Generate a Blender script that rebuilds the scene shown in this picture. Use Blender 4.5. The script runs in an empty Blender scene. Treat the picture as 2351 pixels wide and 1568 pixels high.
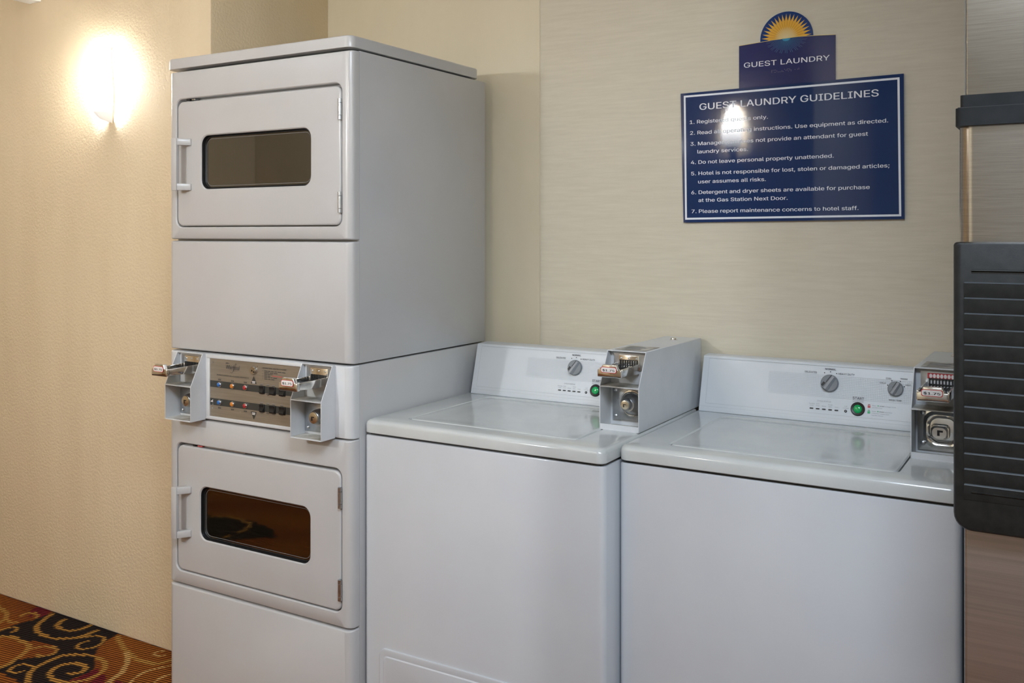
import bpy, bmesh, math, random
from mathutils import Vector, Matrix, noise
import numpy as np

S = bpy.context.scene
COL = S.collection
PI = math.pi

# ------------------------------------------------------------------ camera
cam_d = bpy.data.cameras.new('camera')
cam_d.sensor_width = 36.0
cam_d.lens = 36.0 * 2183.1 / 2351.0
cam_d.shift_y = -(784.0 - 535.3) / 2351.0
cam_d.clip_start = 0.02
cam = bpy.data.objects.new('camera', cam_d)
cam.location = (2.2682, -1.8539, 1.3113)
cam.rotation_euler = (PI / 2, 0, 0.539)
COL.objects.link(cam)
S.camera = cam

# ------------------------------------------------------------------ view, world
S.view_settings.view_transform = 'Standard'
S.view_settings.look = 'None'
S.view_settings.gamma = 1.0
S.view_settings.use_curve_mapping = False
S.view_settings.exposure = 0.2
w = bpy.data.worlds.new('world')
w.use_nodes = True
w.node_tree.nodes['Background'].inputs[0].default_value = (0.8, 0.86, 1.0, 1)
w.node_tree.nodes['Background'].inputs[1].default_value = 0.05
S.world = w
S.cycles.max_bounces = 8
S.cycles.diffuse_bounces = 4
S.cycles.glossy_bounces = 4
S.cycles.transparent_max_bounces = 8
S.cycles.caustics_reflective = False
S.cycles.caustics_refractive = False


# ------------------------------------------------------------------ lights: room lamp and added overhead fill
def area(name, loc, rot, sx, sy, power, color):
    l = bpy.data.lights.new(name, 'AREA')
    l.shape = 'RECTANGLE'
    l.size, l.size_y = sx, sy
    l.energy = power
    l.color = color
    o = bpy.data.objects.new(name, l)
    o.location = loc
    o.rotation_euler = rot
    COL.objects.link(o)
    return o


def bulb(name, loc, r, power, color):
    l = bpy.data.lights.new(name, 'POINT')
    l.shadow_soft_size = r
    l.energy = power
    l.color = color
    o = bpy.data.objects.new(name, l)
    o.location = loc
    COL.objects.link(o)
    return o


COOL = (0.74, 0.87, 1.03)
WARM = (1.0, 0.82, 0.60)
area('ceiling_fill_alcove', (2.35, -1.55, 2.42), (0, 0, 0), 1.1, 0.7, 54, COOL)  # unseen; added as soft overhead fill for the cool camera-side light
area('ceiling_fill_corridor', (0.0, -0.75, 2.43), (0, 0, 0), 1.2, 0.5, 1.5, (0.95, 0.98, 1.0))  # weak overhead fill, added out of view without a fixture
bulb('corridor_lamp', (0.06, -2.40, 1.85), 0.05, 54, (0.92, 0.98, 1.04))


# ------------------------------------------------------------------ materials
def mat(name, color, rough=0.5, metal=0.0, coat=0.0, spec=0.5, emit=None, estr=0.0):
    m = bpy.data.materials.new(name)
    m.use_nodes = True
    b = m.node_tree.nodes['Principled BSDF']
    b.inputs['Base Color'].default_value = (*color, 1)
    b.inputs['Roughness'].default_value = rough
    b.inputs['Metallic'].default_value = metal
    b.inputs['Coat Weight'].default_value = coat
    b.inputs['Coat Roughness'].default_value = 0.08
    b.inputs['Specular IOR Level'].default_value = spec
    if emit:
        b.inputs['Emission Color'].default_value = (*emit, 1)
        b.inputs['Emission Strength'].default_value = estr
    return m


def nd(m, t, **kw):
    n = m.node_tree.nodes.new(t)
    for k, v in kw.items():
        setattr(n, k, v)
    return n


def ln(m, a, b):
    m.node_tree.links.new(a, b)


def coords(m, scale=(1, 1, 1), rot=(0, 0, 0)):
    tc = nd(m, 'ShaderNodeTexCoord')
    mp = nd(m, 'ShaderNodeMapping')
    mp.inputs['Scale'].default_value = scale
    mp.inputs['Rotation'].default_value = rot
    ln(m, tc.outputs['Object'], mp.inputs[0])
    return mp.outputs[0]


def bump(m, height, strength, dist=0.002):
    b = nd(m, 'ShaderNodeBump')
    b.inputs['Strength'].default_value = strength
    b.inputs['Distance'].default_value = dist
    ln(m, height, b.inputs['Height'])
    ln(m, b.outputs[0], m.node_tree.nodes['Principled BSDF'].inputs['Normal'])
    return b


def noise_tex(m, vec, scale, detail=3, rough=0.55):
    n = nd(m, 'ShaderNodeTexNoise')
    n.inputs['Scale'].default_value = scale
    n.inputs['Detail'].default_value = detail
    n.inputs['Roughness'].default_value = rough
    ln(m, vec, n.inputs['Vector'])
    return n.outputs['Fac']


def ramp(m, fac, stops):
    r = nd(m, 'ShaderNodeValToRGB')
    e = r.color_ramp.elements
    while len(e) < len(stops):
        e.new(0.5)
    for i, (p, c) in enumerate(stops):
        e[i].position = p
        e[i].color = (*c, 1)
    ln(m, fac, r.inputs[0])
    return r.outputs[0]


def base(m):
    return m.node_tree.nodes['Principled BSDF'].inputs['Base Color']


def tinted(name, c0, c1, scale, rough, stretch=(1, 1, 1), coat=0.0, bstr=0.0, bscale=None, bstretch=None, bdist=0.002, spec=0.5, metal=0.0):
    """a surface whose colour drifts between two tones, with a fine bump"""
    m = mat(name, c0, rough, metal, coat, spec)
    ln(m, ramp(m, noise_tex(m, coords(m, stretch), scale), [(0.35, c0), (0.65, c1)]), base(m))
    if bstr:
        bump(m, noise_tex(m, coords(m, bstretch or (1, 1, 1)), bscale, 4), bstr, bdist)
    return m


M = {}
M['stucco'] = tinted('stucco_paint', (0.72, 0.59, 0.405), (0.77, 0.64, 0.45), 3.0, 0.55, (1.6, 1, 0.35), bstr=0.5, bscale=115, bdist=0.004)
M['enamel'] = tinted('dryer_enamel', (0.515, 0.51, 0.515), (0.54, 0.535, 0.54), 4, 0.30, coat=0.25)
M['washer'] = tinted('washer_enamel', (0.545, 0.56, 0.59), (0.57, 0.585, 0.615), 4, 0.26, coat=0.35)
M['washer_top'] = tinted('washer_top_enamel', (0.53, 0.545, 0.54), (0.58, 0.595, 0.59), 7, 0.17, coat=0.4)
M['plastic'] = tinted('console_plastic', (0.66, 0.685, 0.71), (0.69, 0.71, 0.735), 6, 0.4)
M['dusty'] = tinted('dusty_painted_steel', (0.36, 0.33, 0.27), (0.62, 0.60, 0.56), 30, 0.6)
M['painted'] = tinted('painted_steel', (0.64, 0.65, 0.67), (0.68, 0.69, 0.71), 12, 0.38)
M['gap'] = mat('dark_gap', (0.05, 0.05, 0.05), 0.8)
M['groove'] = mat('grey_gasket', (0.22, 0.22, 0.22), 0.6)  # mid grey of the window bead and the side seam
M['chrome'] = tinted('chrome', (0.78, 0.77, 0.75), (0.86, 0.85, 0.83), 40, 0.13, metal=1.0)
M['zinc'] = tinted('zinc_plate', (0.50, 0.52, 0.54), (0.60, 0.61, 0.62), 60, 0.32, metal=1.0)
M['brass'] = tinted('nickel_lock', (0.72, 0.66, 0.52), (0.80, 0.75, 0.62), 60, 0.28, metal=1.0)
M['black'] = mat('black_plastic', (0.012, 0.012, 0.013), 0.4)
M['ink'] = mat('dark_print', (0.05, 0.05, 0.055), 0.6)
M['ink_soft'] = mat('grey_print', (0.30, 0.31, 0.33), 0.6)
M['grid_print'] = mat('pale_grid_print', (0.625, 0.647, 0.665), 0.5)
M['grid_fade'] = mat('paler_grid_print', (0.65, 0.673, 0.695), 0.45)
M['ink_line'] = mat('faint_print', (0.52, 0.54, 0.55), 0.6)
M['knob'] = mat('grey_knob', (0.20, 0.215, 0.23), 0.42)
M['knob_light'] = mat('grey_knob_ridge', (0.30, 0.31, 0.33), 0.42)
M['white'] = mat('white_print', (0.80, 0.82, 0.86), 0.5)
M['label_white'] = mat('label_paper', (0.84, 0.80, 0.78), 0.5)
M['label_red'] = mat('label_red', (0.55, 0.045, 0.05), 0.5)
M['red_lens'] = mat('red_lens', (0.42, 0.03, 0.035), 0.2, coat=0.6)
M['blue_lens'] = mat('blue_lens', (0.02, 0.13, 0.42), 0.2, coat=0.6)
M['orange_lens'] = mat('orange_lens', (0.66, 0.22, 0.03), 0.2, coat=0.6)
M['green_lens'] = mat('green_lens', (0.0, 0.34, 0.09), 0.15, coat=0.6, emit=(0.0, 0.5, 0.14), estr=0.06)
M['green_print'] = mat('green_print', (0.08, 0.50, 0.22), 0.5)
M['red_print'] = mat('red_print', (0.62, 0.10, 0.10), 0.5)
M['steel'] = tinted('brushed_panel', (0.27, 0.225, 0.17), (0.33, 0.275, 0.21), 8, 0.42, (1, 1, 30), metal=0.35)
M['band'] = mat('control_band', (0.045, 0.045, 0.04), 0.45)
M['lining'] = mat('dryer_lining', (0.26, 0.26, 0.245), 0.5)

# tinted window glass: mirror-like at a glance, see-through to the dark lining
g = bpy.data.materials.new('tinted_glass')
g.use_nodes = True
g.node_tree.nodes.clear()
out = nd(g, 'ShaderNodeOutputMaterial')
mx = nd(g, 'ShaderNodeMixShader')
fr = nd(g, 'ShaderNodeFresnel')
fr.inputs[0].default_value = 2.8
tr = nd(g, 'ShaderNodeBsdfTransparent')
tr.inputs[0].default_value = (0.55, 0.55, 0.52, 1)
gl = nd(g, 'ShaderNodeBsdfGlossy')
gl.inputs['Roughness'].default_value = 0.02
ln(g, fr.outputs[0], mx.inputs[0])
ln(g, tr.outputs[0], mx.inputs[1])
ln(g, gl.outputs[0], mx.inputs[2])
ln(g, mx.outputs[0], out.inputs[0])
M['glass'] = g

# back wall: two painted boards, the right one with brush streaks
m = mat('wall_board_paint', (0.6, 0.55, 0.43), 0.5)
tc = nd(m, 'ShaderNodeTexCoord')
sp = nd(m, 'ShaderNodeSeparateXYZ')
ln(m, tc.outputs['Object'], sp.inputs[0])
gt = nd(m, 'ShaderNodeMath', operation='GREATER_THAN')
gt.inputs[1].default_value = 0.8526
ln(m, sp.outputs[0], gt.inputs[0])
left = ramp(m, noise_tex(m, coords(m, (1, 1, 0.3)), 5), [(0.35, (0.68, 0.60, 0.44)), (0.65, (0.72, 0.64, 0.48))])
streak = noise_tex(m, coords(m, (2.2, 1, 30)), 5, 5, 0.6)
right = ramp(m, streak, [(0.3, (0.585, 0.525, 0.405)), (0.7, (0.645, 0.585, 0.46))])
mixc = nd(m, 'ShaderNodeMix', data_type='RGBA')
ln(m, gt.outputs[0], mixc.inputs['Factor'])
ln(m, left, mixc.inputs[6])
ln(m, right, mixc.inputs[7])
ln(m, mixc.outputs[2], base(m))
bump(m, noise_tex(m, coords(m, (4, 1, 60)), 6, 4), 0.12, 0.002)
M['board'] = m

# brushed stainless of the ice machine
m = mat('brushed_stainless', (0.40, 0.37, 0.34), 0.22, 1.0)
st = noise_tex(m, coords(m, (6, 6, 300)), 3, 4)
ln(m, ramp(m, st, [(0.3, (0.36, 0.33, 0.30)), (0.7, (0.46, 0.425, 0.39))]), base(m))
wv = noise_tex(m, coords(m, (2.5, 1, 0.9)), 2.2, 1)
bump(m, wv, 0.25, 0.03)
M['stainless'] = m
m = mat('dull_stainless', (0.20, 0.18, 0.155), 0.33, 1.0)
ln(m, ramp(m, noise_tex(m, coords(m, (6, 6, 300)), 3, 4), [(0.3, (0.17, 0.145, 0.115)), (0.7, (0.215, 0.187, 0.152))]), base(m))
M['stainless_head'] = m
M['stainless_low'] = tinted('hazy_stainless', (0.42, 0.39, 0.375), (0.50, 0.465, 0.45), 3, 0.44, (1, 1, 60), metal=1.0)
M['black_door'] = tinted('textured_black_plastic', (0.011, 0.011, 0.0105), (0.017, 0.0165, 0.0155), 60, 0.42, bstr=0.12, bscale=700, bdist=0.0006, spec=0.22)
M['lip_glint'] = mat('rib_lip_glint', (0.05, 0.056, 0.062), 0.3)  # paler than the panel: light caught by the ledges, put into the colour
M['black_trim'] = tinted('black_trim_plastic', (0.008, 0.009, 0.010), (0.013, 0.014, 0.016), 30, 0.5, spec=0.2)
M['alcove'] = tinted('alcove_paint', (0.32, 0.29, 0.25), (0.36, 0.33, 0.29), 3, 0.6)
M['ceiling'] = tinted('ceiling_paint', (0.70, 0.68, 0.62), (0.74, 0.72, 0.66), 4, 0.8)
M['white_box'] = mat('white_fitting', (0.8, 0.8, 0.78), 0.4)

# sign materials
M['navy'] = tinted('navy_sign_film', (0.010, 0.030, 0.105), (0.014, 0.036, 0.12), 3, 0.035, bstr=0.04, bscale=150, bdist=0.0004, spec=0.32)
M['indigo'] = tinted('indigo_sign_face', (0.014, 0.022, 0.105), (0.018, 0.026, 0.12), 3, 0.1)
M['navy_edge'] = mat('sign_edge', (0.008, 0.012, 0.04), 0.3)
M['gold_line'] = mat('gold_line', (0.75, 0.55, 0.16), 0.4)


def radial(name, center, stops, radius, rough=0.3):
    """printed radial blend about a point of the sign face (object X,Z)"""
    m = mat(name, (0.5, 0.5, 0.5), rough)
    tc = nd(m, 'ShaderNodeTexCoord')
    sub = nd(m, 'ShaderNodeVectorMath', operation='SUBTRACT')
    sub.inputs[1].default_value = (center[0], 0, center[1])
    mul = nd(m, 'ShaderNodeVectorMath', operation='MULTIPLY')
    mul.inputs[1].default_value = (1 / radius, 0, 1 / radius)
    le = nd(m, 'ShaderNodeVectorMath', operation='LENGTH')
    ln(m, tc.outputs['Object'], sub.inputs[0])
    ln(m, sub.outputs[0], mul.inputs[0])
    ln(m, mul.outputs[0], le.inputs[0])
    ln(m, ramp(m, le.outputs['Value'], stops), base(m))
    return m


def lamp_glass(name, strength):
    m = mat(name, (0.9, 0.88, 0.84), 0.35)
    b = m.node_tree.nodes['Principled BSDF']
    b.inputs['Emission Color'].default_value = (1.0, 0.99, 0.96, 1)
    b.inputs['Emission Strength'].default_value = strength
    tc = nd(m, 'ShaderNodeTexCoord')                                   # the tube sits in the upper part: the glass is dimmer at its foot
    sp = nd(m, 'ShaderNodeSeparateXYZ')
    ln(m, tc.outputs['Object'], sp.inputs[0])
    mr = nd(m, 'ShaderNodeMapRange')
    for i, v in enumerate((0.03, 0.17, 0.35, strength)):
        mr.inputs[i + 1].default_value = v
    ln(m, sp.outputs[2], mr.inputs[0])
    ln(m, mr.outputs[0], b.inputs['Emission Strength'])
    return m


M['lamp_rim'] = mat('frosted_glass_edge', (0.62, 0.52, 0.38), 0.5)
M['lamp_glass'] = lamp_glass('lit_frosted_glass', 62)
M['lamp_metal'] = mat('sconce_bracket', (0.12, 0.10, 0.08), 0.4, 0.6)


# ------------------------------------------------------------------ mesh building
class MB:
    """collects shapes and links them as ONE mesh object"""

    def __init__(self):
        self.v, self.f, self.m, self.s, self.mats = [], [], [], [], []

    def mi(self, m):
        if m not in self.mats:
            self.mats.append(m)
        return self.mats.index(m)

    def add(self, verts, faces, m, smooth=False):
        o = len(self.v)
        self.v += [tuple(p) for p in verts]
        k = self.mi(m)
        for fc in faces:
            self.f.append([i + o for i in fc])
            self.m.append(k)
            self.s.append(smooth)

    def bm(self, bm, m, smooth=False):
        bm.verts.index_update()
        self.add([v.co.copy() for v in bm.verts], [[v.index for v in f.verts] for f in bm.faces], m, smooth)
        bm.free()

    def box(self, x0, x1, y0, y1, z0, z1, m, bev=0.0, seg=2):
        bm = bmesh.new()
        bmesh.ops.create_cube(bm, size=1.0)
        for v in bm.verts:
            v.co = Vector((x0 + (v.co.x + .5) * (x1 - x0), y0 + (v.co.y + .5) * (y1 - y0), z0 + (v.co.z + .5) * (z1 - z0)))
        if bev:
            bmesh.ops.bevel(bm, geom=list(bm.edges), offset=bev, segments=seg, profile=0.5, affect='EDGES')
        self.bm(bm, m, bool(bev))

    def prism(self, poly, axis, a, b, m, bev=0.0, seg=2):
        """polygon in the two other axes (in x,y,z order), pulled along axis from a to b"""
        def P(p, t):
            return {'x': (t, p[0], p[1]), 'y': (p[0], t, p[1]), 'z': (p[0], p[1], t)}[axis]
        n = len(poly)
        bm = bmesh.new()
        A = [bm.verts.new(P(p, a)) for p in poly]
        B = [bm.verts.new(P(p, b)) for p in poly]
        bm.faces.new(A)
        bm.faces.new(B[::-1])
        for i in range(n):
            j = (i + 1) % n
            bm.faces.new((A[j], A[i], B[i], B[j]))
        bmesh.ops.recalc_face_normals(bm, faces=list(bm.faces))
        if bev:
            bmesh.ops.bevel(bm, geom=list(bm.edges), offset=bev, segments=seg, profile=0.5, affect='EDGES')
        self.bm(bm, m, bool(bev))

    def loft(self, loops, m, cap0=False, cap1=False, smooth=True):
        n = len(loops[0])
        vs = [p for L in loops for p in L]
        fs = []
        for k in range(len(loops) - 1):
            for i in range(n):
                j = (i + 1) % n
                fs.append((k * n + i, k * n + j, (k + 1) * n + j, (k + 1) * n + i))
        if cap0:
            fs.append(tuple(range(n))[::-1])
        if cap1:
            fs.append(tuple((len(loops) - 1) * n + i for i in range(n)))
        bm = bmesh.new()
        bv = [bm.verts.new(p) for p in vs]
        for fc in fs:
            bm.faces.new([bv[i] for i in fc])
        bmesh.ops.recalc_face_normals(bm, faces=list(bm.faces))
        self.bm(bm, m, smooth)

    def lathe(self, c, axis, prof, m, n=28):
        """profile (distance along axis, radius) about axis through c; round parts"""
        ax = Vector(axis).normalized()
        u = ax.orthogonal().normalized()
        v = ax.cross(u)
        loops = []
        for t, r in prof:
            r = max(r, 1e-5)
            loops.append([Vector(c) + ax * t + (u * math.cos(2 * PI * i / n) + v * math.sin(2 * PI * i / n)) * r for i in range(n)])
        self.loft(loops, m, True, True)

    def flat(self, pts, m):
        self.add(pts, [tuple(range(len(pts)))], m)

    def build(self, name, parent=None, loc=None):
        me = bpy.data.meshes.new(name)
        me.from_pydata(self.v, [], self.f)
        for k in self.mats:
            me.materials.append(M[k])
        me.polygons.foreach_set('material_index', self.m)
        me.polygons.foreach_set('use_smooth', self.s)
        me.update()
        o = bpy.data.objects.new(name, me)
        COL.objects.link(o)
        if any(self.s):
            try:
                me.set_sharp_from_angle(angle=math.radians(38))
            except Exception:
                pass
        if loc:
            o.location = loc
        if parent:
            o.parent = parent
        return o


def rrect(x0, x1, z0, z1, r, y, seg=6):
    """rounded rectangle loop in the XZ plane at depth y"""
    r = max(1e-4, min(r, (x1 - x0) / 2 - 1e-4, (z1 - z0) / 2 - 1e-4))
    pts = []
    for cx, cz, a0 in ((x1 - r, z1 - r, 0), (x0 + r, z1 - r, 90), (x0 + r, z0 + r, 180), (x1 - r, z0 + r, 270)):
        for k in range(seg + 1):
            a = math.radians(a0 + 90 * k / seg)
            pts.append((cx + r * math.cos(a), y, cz + r * math.sin(a)))
    return pts


def front_outer(x0, x1, z0, z1, y0, y1, rx, rz, rc=0.004, n=5):
    """loops of a panel whose side edges roll back (rx) and top/bottom edges are lightly eased (rz): front to back"""
    L = []
    for k in range(n + 1):
        a = PI / 2 * k / n
        ix, iz = rx * (1 - math.sin(a)), rz * (1 - math.sin(a))
        L.append(rrect(x0 + ix, x1 - ix, z0 + iz, z1 - iz, rc, y0 + rx * (1 - math.cos(a))))
    L.append(rrect(x0, x1, z0, z1, rc, y1))
    return L


def empty(name, label, cat, loc=(0, 0, 0), group=None):
    o = bpy.data.objects.new(name, None)
    o.empty_display_size = 0.1
    o.location = loc
    COL.objects.link(o)
    tag(o, label, cat, group)
    return o


def tag(o, label=None, cat=None, group=None, kind=None):
    if label:
        o['label'] = label
    if cat:
        o['category'] = cat
    if group:
        o['group'] = group
    if kind:
        o['kind'] = kind
    return o


# ------------------------------------------------------------------ lettering
_tc = {}
try:                                                                   # the plain sans face that ships inside Blender
    SANS = bpy.data.fonts.load(bpy.utils.system_resource('DATAFILES', path='fonts') + '/Inter.woff2')
except Exception:
    SANS = None


def outlines(ob):
    """closed outlines of a text object as point lists"""
    cv = ob.to_curve(bpy.context.evaluated_depsgraph_get(), apply_modifiers=False)
    res = []
    for sp in cv.splines:
        P = [] 
        bp = sp.bezier_points
        n = len(bp)
        for i in range(n):
            a, c = bp[i], bp[(i + 1) % n]
            p0, p1, p2, p3 = a.co, a.handle_right, c.handle_left, c.co
            straight = (p1 - p0).cross(p3 - p0).length + (p2 - p0).cross(p3 - p0).length < 1e-6
            for k in range(1 if straight else 4):
                t = k / 4
                q = p0 * (1 - t) ** 3 + p1 * 3 * t * (1 - t) ** 2 + p2 * 3 * t * t * (1 - t) + p3 * t ** 3
                if not P or (abs(q.x - P[-1][0]) + abs(q.y - P[-1][1])) > 1e-5:
                    P.append((q.x, q.y))
        if len(P) > 2:
            res.append(P)
    ob.to_curve_clear()
    return res


def strokes(loops):
    """fills outlines band by band (letters of this face are drawn as overlapping strokes)"""
    groups = []
    for P in sorted(loops, key=lambda P: min(q[0] for q in P)):
        a, b = min(q[0] for q in P), max(q[0] for q in P)
        if groups and a < groups[-1][0]:
            groups[-1][0] = max(groups[-1][0], b)
            groups[-1][1].append(P)
        else:
            groups.append([b, [P]])
    vs, fs = [], []
    for _, Ls in groups:
        E_ = [(P[k - 1], P[k]) for P in Ls for k in range(len(P)) if abs(P[k - 1][1] - P[k][1]) > 1e-6]
        ys = sorted({round(q[1], 4) for P in Ls for q in P})
        cuts = []
        for a, b in zip(ys[:-1], ys[1:]):
            n = max(1, int((b - a) / .05))
            cuts += [a + (b - a) * k / n for k in range(n)]
        cuts.append(ys[-1])
        for a, b in zip(cuts[:-1], cuts[1:]):
            m_ = (a + b) / 2
            hit = []
            for (x1, y1), (x2, y2) in E_:
                if (y1 > m_) != (y2 > m_):
                    g_ = (x2 - x1) / (y2 - y1)
                    hit.append((x1 + g_ * (m_ - y1), x1 + g_ * (a - y1), x1 + g_ * (b - y1), 1 if y2 > y1 else -1))
            hit.sort()
            wn = 0
            for h0 in hit:
                was, wn = wn, wn + h0[3]
                if was == 0:
                    st = h0
                elif wn == 0:
                    k = len(vs)
                    vs += [(st[1], a), (h0[1], a), (h0[2], b), (st[2], b)]
                    fs.append((k, k + 1, k + 2, k + 3))
    return vs, fs


def glyphs(s, weight=0.0, shear=0.0):
    key = (s, weight, shear)
    if key not in _tc:
        cu = bpy.data.curves.new('lettering', 'FONT')
        cu.body = s
        cu.size = 1.0
        if SANS and not shear:
            cu.font = SANS
        cu.offset = 0.0 if (SANS and not shear) else weight
        cu.shear = shear
        ob = bpy.data.objects.new('lettering', cu)
        COL.objects.link(ob)
        bpy.context.view_layer.update()
        loops = outlines(ob)
        bpy.data.objects.remove(ob)
        bpy.data.curves.remove(cu)
        vs, fs = strokes(loops)
        _tc[key] = (vs, fs)
    return _tc[key]


def text(mb, s, x, z, m, plane, width=None, cap=None, align='l', weight=0.0, shear=0.0):
    """writes s with its baseline at (x, z) of a face; plane(x, z) gives the point on that face"""
    vs, fs = glyphs(s, weight, shear)
    if not vs:
        return
    x0 = min(v[0] for v in vs)
    x1 = max(v[0] for v in vs)
    capn = 0.70
    sy = (cap or 0.01) / capn
    sx = width / (x1 - x0) if width else sy
    wd = (x1 - x0) * sx
    ox = x - {'l': 0, 'c': wd / 2, 'r': wd}[align]
    for k in ((-1, 1) if weight and SANS and not shear else (0,)):      # a bolder stroke
        pts = [plane(ox + (vx - x0 + k * weight * .8) * sx, z + vy * sy) for vx, vy in vs]
        mb.add([(q[0], q[1] - .00022 * (k > 0), q[2]) for q in pts], fs, m)


def rule(mb, x0, x1, z0, z1, m, plane):
    mb.add([plane(x0, z0), plane(x1, z0), plane(x1, z1), plane(x0, z1)], [(0, 1, 2, 3)], m)


def dashes(mb, x, z, widths, h, m, plane, gap=0.0022):
    """print too small to read: word-length strokes"""
    for wd in widths:
        rule(mb, x, x + wd, z, z + h, m, plane)
        x += wd + gap


def disc(mb, x, z, rx, rz, m, plane, n=16):
    mb.add([plane(x + rx * math.cos(2 * PI * i / n), z + rz * math.sin(2 * PI * i / n)) for i in range(n)], [tuple(range(n))], m)


def frame(mb, x0, x1, z0, z1, t, m, plane):
    rule(mb, x0, x1, z0, z0 + t, m, plane)
    rule(mb, x0, x1, z1 - t, z1, m, plane)
    rule(mb, x0, x0 + t, z0 + t, z1 - t, m, plane)
    rule(mb, x1 - t, x1, z0 + t, z1 - t, m, plane)


def facing(y):
    return lambda x, z: (x, y, z)


# ================================================================== THE SETTING
def struct(mb, name):
    return tag(mb.build(name), kind='structure')


CEIL = 2.45
b = MB(); b.box(-3.0, 0.0, 0.155, 0.80, 0, CEIL, 'stucco', 0.006); struct(b, 'wall_left')      # front of it carries the sconce, its end is the return beside the dryer
b = MB()
b.box(0.0, 0.8518, 0.68, 0.80, 0, CEIL, 'board')
b.box(0.8534, 3.0, 0.68, 0.80, 0, CEIL, 'board')
b.box(0.8518, 0.8534, 0.6815, 0.80, 0, CEIL, 'board')
struct(b, 'wall_back')
b = MB(); b.box(3.0, 3.12, -2.75, 0.80, 0, CEIL, 'board'); struct(b, 'wall_right')
b = MB(); b.box(0.60, 1.22, -2.75, -1.25, 0, CEIL, 'stucco', 0.006); struct(b, 'wall_front')     # pier across the corridor
b = MB(); b.box(1.22, 3.12, -2.87, -2.75, 0, CEIL, 'alcove'); struct(b, 'wall_alcove')
b = MB(); b.box(-3.12, 1.22, -3.32, -3.2, 0, CEIL, 'stucco'); struct(b, 'wall_far')
b = MB(); b.box(-3.12, -3.0, -3.2, 0.155, 0, CEIL, 'stucco'); struct(b, 'wall_end')
b = MB(); b.box(-3.12, 3.12, -3.32, 0.80, CEIL, CEIL + 0.1, 'ceiling'); struct(b, 'ceiling')

# ------------------------------------------------------------------ carpet: woven pattern as colours of the cells
POLYS = {'dark':[(-0.787,-0.031),(-0.796,0.012),(-0.793,0.049),(-0.779,0.072),(-0.782,0.106),(-0.781,0.132),(-0.777,0.146),(-0.764,0.157),(-0.662,0.152),(-0.581,0.151),(-0.507,0.154),(-0.44,0.149),(-0.427,0.118),(-0.415,0.092),(-0.407,0.065),(-0.367,0.021),(-0.337,-0.003),(-0.283,-0.04),(-0.271,-0.067),(-0.279,-0.11),(-0.272,-0.143),(-0.259,-0.162),(-0.358,-0.221),(-0.425,-0.203),(-0.462,-0.203),(-0.499,-0.203),(-0.524,-0.202),(-0.534,-0.196),(-0.532,-0.184),(-0.538,-0.152),(-0.539,-0.133),(-0.522,-0.108),(-0.497,-0.075),(-0.487,-0.044),(-0.502,-0.017),(-0.536,-0.012),(-0.559,-0.013),(-0.59,-0.012),(-0.633,-0.025),(-0.686,-0.03),(-0.721,-0.038),(-0.754,-0.051),(-0.761,-0.062)],
'm1':[(-0.855,0.114),(-0.875,0.14),(-0.862,0.163),(-0.797,0.156),(-0.781,0.132),(-0.779,0.101),(-0.803,0.101)],
'm2':[(-0.834,0.097),(-0.83,0.107),(-0.808,0.098),(-0.801,0.08)],
'm3':[(-0.271,-0.142),(-0.27,-0.105),(-0.274,-0.04),(-0.247,-0.047),(-0.232,-0.082),(-0.232,-0.119),(-0.229,-0.145),(-0.259,-0.162)],
'm4':[(-0.21,-0.122),(-0.213,-0.108),(-0.229,-0.053),(-0.201,-0.058),(-0.176,-0.086),(-0.173,-0.1)],
'm5':[(-0.162,-0.057),(-0.141,-0.049),(-0.123,-0.065),(-0.142,-0.076)]}
POLYS['dark'] = [(x, y + .03 if y > .125 else y) for x, y in POLYS['dark']]
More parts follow.
